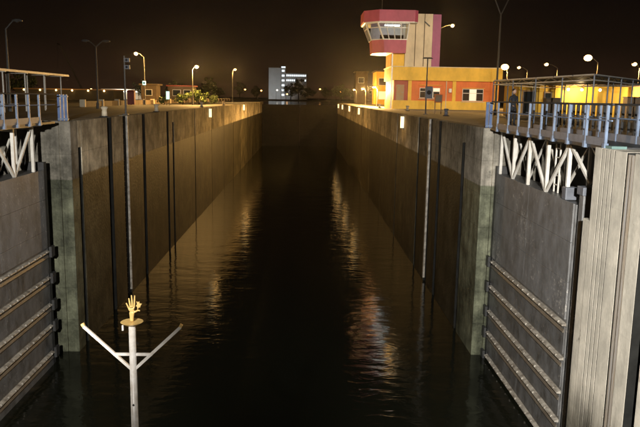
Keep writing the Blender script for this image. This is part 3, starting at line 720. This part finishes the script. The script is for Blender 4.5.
# ------------------------------------------------------------------ mooring bollards
def bollard(loc, m, label, h=0.5):
    t = thing('mooring_bollard', label, 'bollard', loc, 'mooring bollards on the lock walls')
    MB().cyl((0, 0, 0), (0, 0, 0.06), 0.26, 0.24, 12).build('base_plate', 'darksteel', t)
    MB().cyl((0, 0, 0.06), (0, 0, h-0.12), 0.15, 0.13, 12).build('shaft', m, t, True)
    MB().cyl((0, 0, h-0.12), (0, 0, h), 0.13, 0.2, 12).build('flared_head', m, t)
    MB().cyl((0, 0, h), (0, 0, h+0.05), 0.2, 0.12, 12).build('cap', m, t)
for l, m, s in (((-10.45, 36.3, TOP), 'cream', 'pale mooring bollard on the left wall, nearest the camera'),
             ((-10.45, 49, TOP), 'cream', 'pale mooring bollard on the left wall, second from the camera'),
             ((-10.9, 73.5, TOP), 'cream', 'pale mooring bollard above the nearer left light box'),
             ((-10.5, 90, TOP), 'cream', 'pale mooring bollard midway along the left wall'),
             ((10.6, 51.5, TOP), 'greyplate', 'grey mooring bollard on the right wall, nearest the camera'),
             ((10.6, 71, TOP), 'cream', 'pale mooring bollard on the right wall below the control building'),
             ((9.8, 90.5, TOP), 'cream', 'pale mooring bollard on the right wall at the corner of the control building')):
    bollard(l, m, s)

# orange notice box near the right signal post
nb = thing('notice_box', 'small orange notice box on a stand in front of the control building', 'sign', (12.0, 62, G))
MB().box(-0.36, 0.36, -0.1, 0.1, 1.0, 1.75).build('box', 'orange', nb, bevel=0.02)
MB().box(-0.3, 0.3, -0.115, -0.101, 1.08, 1.67).build('panel', 'rust', nb)
for x in (-0.28, 0.28): MB().box(x-0.04, x+0.04, -0.04, 0.04, 0, 1.0).build('leg', 'rust', nb)

# ------------------------------------------------------------------ person on the right pier
def person(loc, rz):
    t = thing('person', 'person in dark clothes standing behind the railing on the right pier', 'person', loc, rz=rz)
    J = [((0, 0, 0.92), .14, .11), ((0, 0.01, 1.12), .13, .095), ((0, 0.0, 1.32), .17, .105), ((0, 0.01, 1.44), .07, .06), ((0, -0.01, 1.52), .052, .052),
         ((-.09, 0, .86), .088, .09), ((-.10, -.02, .48), .062, .066), ((-.11, .02, .09), .04, .045), ((-.12, -.12, .035), .04, .03),
         ((.09, 0, .86), .088, .09), ((.10, -.02, .48), .062, .066), ((.11, .02, .09), .04, .045), ((.12, -.12, .035), .04, .03),
         ((-.2, 0, 1.38), .058, .06), ((-.26, .03, 1.1), .045, .048), ((-.2, -.16, .98), .036, .036),
         ((.2, 0, 1.38), .058, .06), ((.26, .03, 1.1), .045, .048), ((.2, -.16, .98), .036, .036)]
    E = [(0, 1), (1, 2), (2, 3), (3, 4), (0, 5), (5, 6), (6, 7), (7, 8), (0, 9), (9, 10), (10, 11), (11, 12), (2, 13), (13, 14), (14, 15), (2, 16), (16, 17), (17, 18)]
    me = bpy.data.meshes.new('body'); me.from_pydata([j[0] for j in J], E, []); me.materials.append(M['cloth'])
    ob = bpy.data.objects.new('body', me); COL.objects.link(ob); ob.parent = t
    sk = ob.modifiers.new('skin', 'SKIN')
    for i, j in enumerate(J): me.skin_vertices[0].data[i].radius = (j[1], j[2])
    me.skin_vertices[0].data[0].use_root = True
    ob.modifiers.new('sub', 'SUBSURF').levels = 2; ob.modifiers['sub'].render_levels = 2
    hd = MB().ball((0, -0.015, 1.64), 0.105, 14, (0.82, 0.95, 1.18)).build('head', 'skin', t, True)
    MB().add([(-.018, -.11, 1.62), (.018, -.11, 1.62), (0, -.145, 1.615), (0, -.105, 1.67)], [(0, 1, 2), (0, 2, 3), (1, 3, 2)]).build('nose', 'skin', hd)
    for s in (-1, 1):
        MB().ball((s*.034, -.105, 1.655), 0.013, 8).build('eye', 'hair', hd); MB().ball((s*.088, .0, 1.635), 0.03, 8, (0.4, 0.7, 1.1)).build('ear', 'skin', hd)
    MB().box(-.03, .03, -.113, -.104, 1.572, 1.582).build('mouth', 'redwall', hd)
    MB().ball((0, 0.012, 1.685), 0.108, 14, (0.88, 0.98, 0.85)).build('hair', 'hair', hd, True)
    for s in (-1, 1):
        h = MB().ball((s*.2, -.19, .965), 0.04, 8, (0.7, 1.1, 0.5)).build('hand', 'skin', t, True)
        for k in range(4): MB().cyl((s*(.178+.015*k), -.215, .965), (s*(.178+.015*k), -.275+.006*abs(k-1.5), .945), 0.009, 0.007, 6).build('finger', 'skin', h)
        MB().cyl((s*.175, -.18, .97), (s*.155, -.225, .965), 0.011, 0.008, 6).build('thumb', 'skin', h)
    return t
person((9.9, 32.6, TOP), R(25))

# ------------------------------------------------------------------ left bank
o = (-21, 130, G)
lw = thing('low_wall', 'low tan parapet wall along the left quay road', 'wall', o)
y = 66.0
while y < 196:
    MB(o).box(-21.15, -20.85, y+0.05, y+5.9, G, G+0.55).build('parapet_panel', 'tan', lw)
    MB(o).box(-21.25, -20.75, y-0.15, y+0.15, G, G+0.7).build('parapet_post', 'cream', lw); y += 6
house('long_shed', 'long low shed with a row of lamps on the left horizon', -62, -41, 150, 158, 2.0, 'soil', 'rust')
t = bpy.data.objects['long_shed']
for i in range(6):
    MB((-51.5, 154, G)).ball((-60+i*3.4, 149.7, G+1.9), 0.2, 8).build('lamp', 'lampS', t)
lamp_light('long_shed_light', 'POINT', t, (0, -8, 2.6), 250, SODIUM, 0.2)
pv = thing('lit_pavilion', 'low brightly lit white pavilion on the left horizon', 'building', (-47, 182, G)); o = (-47, 182, G)
MB(o).box(-52.5, -42.5, 180, 186, G+2.1, G+2.6).build('roof', 'whiteblock', pv)
MB(o).box(-52, -43, 183, 185.5, G, G+2.1).build('wall', 'whiteblock', pv)
for x in (-52, -49, -46, -43): MB(o).cyl((x, 180.2, G), (x, 180.2, G+2.1), 0.12).build('column', 'white', pv)
for x in (-51, -49.5, -48, -46.5, -45, -43.5): MB(o).box(x-0.5, x+0.5, 180.0, 180.5, G+1.86, G+2.09).build('tube_lamp', 'lampW', pv)
for x in (-55, -41): MB(o).ball((x, 180, G+2.3), 0.3, 8).build('globe_lamp', 'lampS', pv); MB(o).cyl((x, 180, G), (x, 180, G+2.0), 0.06).build('globe_post', 'pole', pv)
lamp_light('pavilion_light', 'POINT', pv, (0, -4, 2.4), 700, WARMW, 0.3)
house('tan_kiosk', 'small tan kiosk behind the left quay road', -25.3, -23.0, 108, 111, 2.7, 'tan', 'tan', [(-24.6, -23.7, 1.2, 2.0, 'darkglass')])
house('gatehouse', 'small gatehouse with lit pink eaves behind the shrubs', -27.5, -22.5, 140, 144, 3.0, 'tan', 'redwall', [(-26.5, -25, 1.2, 2.3, 'darkglass'), (-24.3, -23, 1.2, 2.3, 'darkglass')])
lamp_light('gatehouse_light', 'POINT', bpy.data.objects['gatehouse'], (0, -4.5, 2.6), 60, WARMW, 0.2)
rc = thing('red_cabinet', 'dark red equipment cabinet on the left quay', 'cabinet', (-19.9, 80, G))
MB().box(-0.4, 0.4, -0.3, 0.3, 0.1, 1.55).build('body', 'red', rc, bevel=0.03)
MB().prism([(-0.5, -0.4), (0.5, -0.4), (0.5, 0.4), (-0.5, 0.4)], 1.551, 1.75, [(-0.25, -0.2), (0.25, -0.2), (0.25, 0.2), (-0.25, 0.2)]).build('roof', 'red', rc)
MB().box(-0.32, 0.32, -0.33, -0.301, 0.2, 1.45).build('door', 'red', rc)
sg = thing('lit_sign', 'small glowing pale green sign board on the left quay', 'sign', (-16.9, 86, G))
for x in (-0.18, 0.18): MB().cyl((x, 0, 0), (x, 0, 0.7), 0.03, n=6).build('leg', 'pole', sg)
MB().box(-0.24, 0.24, -0.05, 0.05, 0.7, 1.75).build('case', 'greyplate', sg); MB().box(-0.2, 0.2, -0.062, -0.051, 0.75, 1.7).build('lit_face', 'signG', sg)
# crane with raised boom
cr2 = thing('crane', 'dark crane with raised boom on the left horizon', 'crane', (-63, 200, G)); b = lambda: MB()
b().box(-1.6, 1.6, -1.2, 1.2, 0, 0.8).build('undercarriage', 'darksteel', cr2); b().box(-1.3, 1.5, -1.0, 1.0, 0.8, 2.4).build('cab', 'darksteel', cr2)
for dy in (-0.35, 0.35):
    for dz in (-0.2, 0.35): b().bar((-0.5, dy, 2+dz), (-6.4, dy*0.5, 14.7+dz*0.5), 0.14).build('boom_chord', 'pole', cr2)
for k in range(12):
    f = k/12; p0 = Vector((-0.5-5.9*f, -0.35+0.17*f, 2.35+12.6*f)); f2 = f+1/12; p1 = Vector((-0.5-5.9*f2, 0.35-0.17*f2, 1.8+12.6*f2)); b().bar(p0, p1, 0.09).build('lattice_bar', 'pole', cr2)
b().path([(-6.4, 0, 14.8), (-7.2, 0, 15.1)], 0.2).build('boom_head', 'darksteel', cr2)
b().cyl((-7.2, 0, 15.0), (-7.2, 0, 9.0), 0.03, n=5).build('hoist_rope', 'darksteel', cr2)

# ------------------------------------------------------------------ far building
o = (-18, 470, 10.2)
fb = thing('white_block', 'pale six storey block with lit wing across the reservoir', 'building', o); B = lambda: MB(o)
B().box(-24.5, -16.2, 470, 482, 10.2, 31.0).build('main_block', 'whiteblock', fb)
B().box(-16.19, -13.2, 471, 482, 10.2, 32.2).build('stair_tower', 'whiteblock', fb)
B().box(-13.19, 1.2, 471.5, 481, 10.2, 27.6).build('wing', 'whiteblock', fb)
B().box(-13.5, 1.5, 471.2, 481.3, 27.601, 28.0).build('wing_roof', 'tan', fb)
B().box(-24.7, -16.0, 469.7, 482.2, 31.001, 31.5).build('main_roof', 'tan', fb)
for k in range(6):
    w = B().box(-15.7, -13.9, 470.9, 470.99, 12.6+k*3.2, 13.8+k*3.2).build('window', 'litwin', fb)
B().box(-16.0, -13.3, 470.8, 470.98, 31.2, 32.0).build('roof_sign', 'litwin', fb)
for r_, n in ((0, 11), (1, 11)):
    for k in range(n):
        lit = r_ == 0 or k in (0, 1, 2, 3, 4, 10)
        w = B().box(-12.6+k*1.24, -11.75+k*1.24, 471.4, 471.49, 25.6-r_*3.2, 26.8-r_*3.2).build('window', 'litwin' if lit else 'darkglass', fb)
lamp_light('block_floodlight', 'SPOT', fb, (-5, -22, 1.5), 7000, (0.92, 0.97, 1.0), 0.4, (R(112), 0, R(2)), R(100), 0.6)

# ------------------------------------------------------------------ trees and shrubs
def foliage(rx, ry, rz, n, size, clumps):
    mb = MB(); cs = []
    for _ in range(clumps):
        while True:
            p = Vector((random.uniform(-1, 1), random.uniform(-1, 1), random.uniform(-1, 1)))
            if 0.25 < p.length < 1: break
        cs.append((p, random.uniform(0.22, 0.42)))
    for i in range(n):
        c, r = random.choice(cs); d = Vector((random.gauss(0, 1), random.gauss(0, 1), random.gauss(0, 1))).normalized()*r*random.uniform(0.5, 1.05)
        p = c+d; p = Vector((p.x*rx, p.y*ry, p.z*rz)); a = Vector((random.gauss(0, 1), random.gauss(0, 1), random.gauss(0, 1))).normalized()
        b_ = a.cross(Vector((random.random(), random.random(), 1.1))).normalized(); s = size*random.uniform(0.6, 1.4)
        mb.add([p-a*s, p+b_*s*0.5, p+a*s, p-b_*s*0.5], [(0, 1, 2, 3)])
    return mb
def tree_proto(h, rx, rz, n, size):
    t = thing('tree', 'tree', 'tree')
    tr = MB(); tr.cyl((0, 0, 0), (0.1, 0, h*0.45), 0.22, 0.15, 8); tr.cyl((0.1, 0, h*0.45), (0, 0.1, h*0.8), 0.15, 0.06, 7)
    tr.build('trunk', 'bark', t)
    for k in range(5):
        a = k*1.26+0.3; MB().cyl((0.08, 0, h*(0.38+0.06*k)), (math.cos(a)*rx*0.6, math.sin(a)*rx*0.6, h*(0.62+0.05*k)), 0.08, 0.03, 6).build('limb', 'bark', t)
    f = foliage(rx, rx, rz, n, size, 26); f.v = [(x, y, z+h-rz*0.85) for x, y, z in f.v]; f.build('crown', 'leaf', t)
    return t
protos = [tree_proto(6, 2.6, 2.3, 1500, 0.28), tree_proto(7.5, 2.3, 3.0, 1500, 0.28), tree_proto(5, 3.0, 1.9, 1300, 0.28)]
spots = [(-9, 445, 1.6, 'far bank tree in front of the left end of the lit wing'), (-4, 444, 1.7, 'far bank tree in front of the middle of the lit wing'), (2, 446, 1.5, 'far bank tree in front of the right end of the lit wing'),
         (14, 447, 1.3, 'far bank tree right of the orange lamp'), (20, 446, 1.2, 'far bank tree beyond the end of the right wall'), (30, 450, 1.5, 'large far bank tree beside the right bank lamps'),
         (-31, 446, 1.3, 'far bank tree just left of the white block'), (-42, 448, 1.4, 'far bank tree, second left of the white block'), (-55, 447, 1.3, 'far bank tree, third left of the white block'), (-66, 449, 1.5, 'far bank tree farthest left'),
         (-26, 190, 0.8, 'left bank tree beyond the gatehouse'), (-34, 186, 0.9, 'left bank tree left of the gatehouse'), (-41, 176, 0.8, 'left bank tree beside the lit pavilion'),
         (-31, 165, 0.6, 'small left bank tree behind the gatehouse'), (-68, 168, 1.1, 'left bank tree beside the crane'), (13.8, 262, 1.0, 'right bank tree behind the lamp cluster'), (24, 240, 0.9, 'right bank tree above the ochre house')]
for i, (x, y, sc, l) in enumerate(spots):
    p = protos[i % 3]
    c = p if i < 3 else copy_tree(p)
    c.location = (x, y, 10.2 if y > 400 else G); c.scale = (sc, sc, sc*0.95); c.rotation_euler = (0, 0, i*1.7); c['label'] = l; c['group'] = 'trees on the banks'
sp = thing('shrub', 'shrub', 'shrub', (0, 0, 0), 'shrubs on the left quay')
f = foliage(1.0, 0.9, 0.8, 900, 0.14, 16); f.v = [(x, y, z+0.72) for x, y, z in f.v]; f.build('foliage', 'shrubleaf', sp)
for k in range(5): MB().cyl((0, 0, 0), (math.cos(k*1.3)*0.4, math.sin(k*1.3)*0.4, 0.8), 0.03, 0.015, 5).build('stem', 'bark', sp)
for i, (x, y, sc, l) in enumerate(((-17.0, 97, 1.05, 'round green shrub left of the pair by the left lamp'), (-14.9, 98, 1.35, 'tallest green shrub beside the left lock wall'), (-13.6, 104, 0.9, 'small green shrub right of the tallest one'), (-18.6, 92, 0.8, 'low shrub beside the green sign'))):
    c = sp if i == 0 else copy_tree(sp)
    c.location = (x, y, G); c.scale = (sc, sc, sc); c.rotation_euler = (0, 0, i*2.1); c['label'] = l

# ------------------------------------------------------------------ the ship we stand on (below and behind the view) and its bow staff
MX = -2.06
def hullpoly(w, yb_, yt): return [(MX-w, -16), (MX+w, -16), (MX+w, yb_), (MX+w*0.72, yb_+(yt-yb_)*0.5), (MX+w*0.3, yb_+(yt-yb_)*0.88), (MX, yt), (MX-w*0.3, yb_+(yt-yb_)*0.88), (MX-w*0.72, yb_+(yt-yb_)*0.5), (MX-w, yb_)]
o = (MX, -4, 0)
shp = thing('ship', 'bow of the river cruise ship entering the lock', 'ship', o); B = lambda: MB(o)
B().prism(hullpoly(4.9, -1, 9.0), -1.6, 4.2, hullpoly(5.4, 1.0, 10.6)).build('hull', 'hull', shp)
B().prism(hullpoly(5.35, 1.0, 10.5), 4.201, 4.28).build('bow_deck', 'deck', shp)
B().prism([(MX-5.0, -16), (MX+5.0, -16), (MX+5.0, 0.2), (MX-5.0, 0.2)], 4.281, 9.95).build('superstructure', 'shipwhite', shp)
B().box(MX-5.2, MX+5.2, -16, 0.45, 9.951, 10.03).build('upper_deck', 'deck', shp)
B().box(MX-2.2, MX+2.2, -12, -7, 10.031, 12.6).build('deck_house', 'shipwhite', shp)
# bow staff with two arms, disc and gilded hand
o = (MX, 8, 4.28)
st = thing('bow_staff', 'white ship bow staff with two raised arms and a gilded hand on top', 'mast', o); B = lambda: MB(o)
B().cyl((MX, 8, 4.28), (MX, 8, 4.34), 0.2, n=16).build('base_flange', 'mastw', st)
B().cyl((MX, 8, 4.34), (MX, 8, 8.88), 0.05, 0.041, 20).build('pole', 'mastw', st, True)
for s in (-1, 1):
    a = B().bar((MX, 8.0, 8.29), (MX+s*0.585, 8.0, 8.85), 0.03, 0.034).build('arm', 'mastw', st)
    B().bar((MX+s*0.583, 8.0, 8.855), (MX+s*0.60, 8.0, 8.885), 0.032, 0.036).build('arm_tip', 'gold', a)
B().box(MX-0.235, MX+0.235, 7.989, 8.011, 8.483, 8.517).build('crossbar', 'mastw', st)
B().cyl((MX, 7.945, 7.86), (MX, 7.96, 7.86), 0.012, n=8).build('bolt', 'darksteel', st)
pl = B().cyl((MX, 8, 8.885), (MX, 8, 8.915), 0.09, 0.135, 24).build('disc', 'gold', st)
B().cyl((MX-0.1, 7.95, 8.82), (MX-0.1, 7.95, 8.885), 0.012, n=8).build('disc_lug', 'mastw', pl)
Z = 8.915
J = [((0, 0, 0), .024, .02), ((0, 0, .06), .026, .02), ((.003, 0, .115), .036, .018), ((.003, 0, .150), .036, .016),
     ((-.030, 0, .165), .012, .012), ((-.045, -.008, .205), .010, .010), ((-.060, -.014, .240), .007, .007),
     ((-.012, 0, .185), .012, .012), ((-.019, -.006, .245), .011, .011), ((-.026, -.012, .300), .007, .007),
     ((.010, 0, .188), .012, .012), ((.010, -.006, .262), .011, .011), ((.006, -.012, .338), .007, .007),
     ((.032, 0, .180), .012, .012), ((.040, -.006, .255), .011, .011), ((.046, -.010, .335), .007, .007),
     ((.050, -.006, .130), .014, .013), ((.080, -.014, .150), .012, .011), ((.108, -.018, .142), .008, .008)]
E = [(0, 1), (1, 2), (2, 3), (3, 4), (4, 5), (5, 6), (3, 7), (7, 8), (8, 9), (3, 10), (10, 11), (11, 12), (3, 13), (13, 14), (14, 15), (2, 16), (16, 17), (17, 18)]
me = bpy.data.meshes.new('gilded_hand'); me.from_pydata([(j[0][0]+0.0, j[0][1], j[0][2]+Z-4.28) for j in J], E, []); me.materials.append(M['gold'])
hb = bpy.data.objects.new('gilded_hand', me); COL.objects.link(hb); hb.parent = st
hb.modifiers.new('skin', 'SKIN')
for i, j in enumerate(J): me.skin_vertices[0].data[i].radius = (j[1], j[2])
me.skin_vertices[0].data[0].use_root = True
hb.modifiers.new('sub', 'SUBSURF').levels = 2; hb.modifiers['sub'].render_levels = 2
hb['label'] = 'gilded open hand with spread fingers'
# leaf shaped ornament held beside the fingers
pts = []
for k in range(12):
    a = 2*math.pi*k/12+0.2; r = (0.066, 0.030, 0.048, 0.034, 0.060, 0.026, 0.052, 0.036, 0.064, 0.030, 0.044, 0.038)[k]
    pts.append((MX+0.088+math.cos(a)*r*0.62, Z+0.215+math.sin(a)*r))
B().prof(pts, 7.985, 8.0).build('leaf_ornament', 'gold', hb)

# ship's working floodlights, on a small mast behind the view, trained on the two gate leaves
def floodlight(label, loc, target, power, spot):
    t = thing('floodlight', label, 'floodlight', loc)
    d = (Vector(target)-Vector(loc)).normalized(); q = d.to_track_quat('-Z', 'Y')
    MB().cyl((0, 0, 10.03-loc[2]), (0, 0, -0.28), 0.05, n=10).build('stand', 'pole', t)
    MB().bar((-0.2, 0, -0.26), (0.2, 0, -0.26), 0.05).build('yoke', 'pole', t)
    h = MB().cyl((0, 0, 0.25), (0, 0, -0.02), 0.1, 0.2, 16).build('housing', 'darksteel', t); h.rotation_mode = 'QUATERNION'; h.rotation_quaternion = q
    l = MB().cyl((0, 0, -0.021), (0, 0, -0.03), 0.17, n=16).build('lens', 'floodlens', h)
    o = lamp_light('floodlight_lamp', 'SPOT', t, tuple(d*0.08), power, (1.0, 0.96, 0.89), 0.12, None, spot, 1.0)
    o.rotation_mode = 'QUATERNION'; o.rotation_quaternion = q
floodlight('ship floodlight trained on the right gate leaf', (1.2, -1.6, 13.2), (8.4, 24, 6.2), 64000, R(54))
floodlight('ship floodlight trained on the left gate leaf', (-3.2, -1.6, 13.2), (-10.8, 26, 5.5), 46000, R(54))

# ------------------------------------------------------------------ damp night air
hm = bpy.data.materials.new('night_haze'); hm.use_nodes = True; ht = hm.node_tree; ht.nodes.clear()
hv = ht.nodes.new('ShaderNodeVolumePrincipled'); ho = ht.nodes.new('ShaderNodeOutputMaterial')
hv.inputs['Color'].default_value = (0.9, 0.9, 0.9, 1); hv.inputs['Density'].default_value = 0.00008; hv.inputs['Anisotropy'].default_value = 0.9
ht.links.new(hv.outputs[0], ho.inputs['Volume'])
tag(MB().box(-1450, 1450, -180, 1450, -5.2, 36).build('haze', hm), kind='stuff')
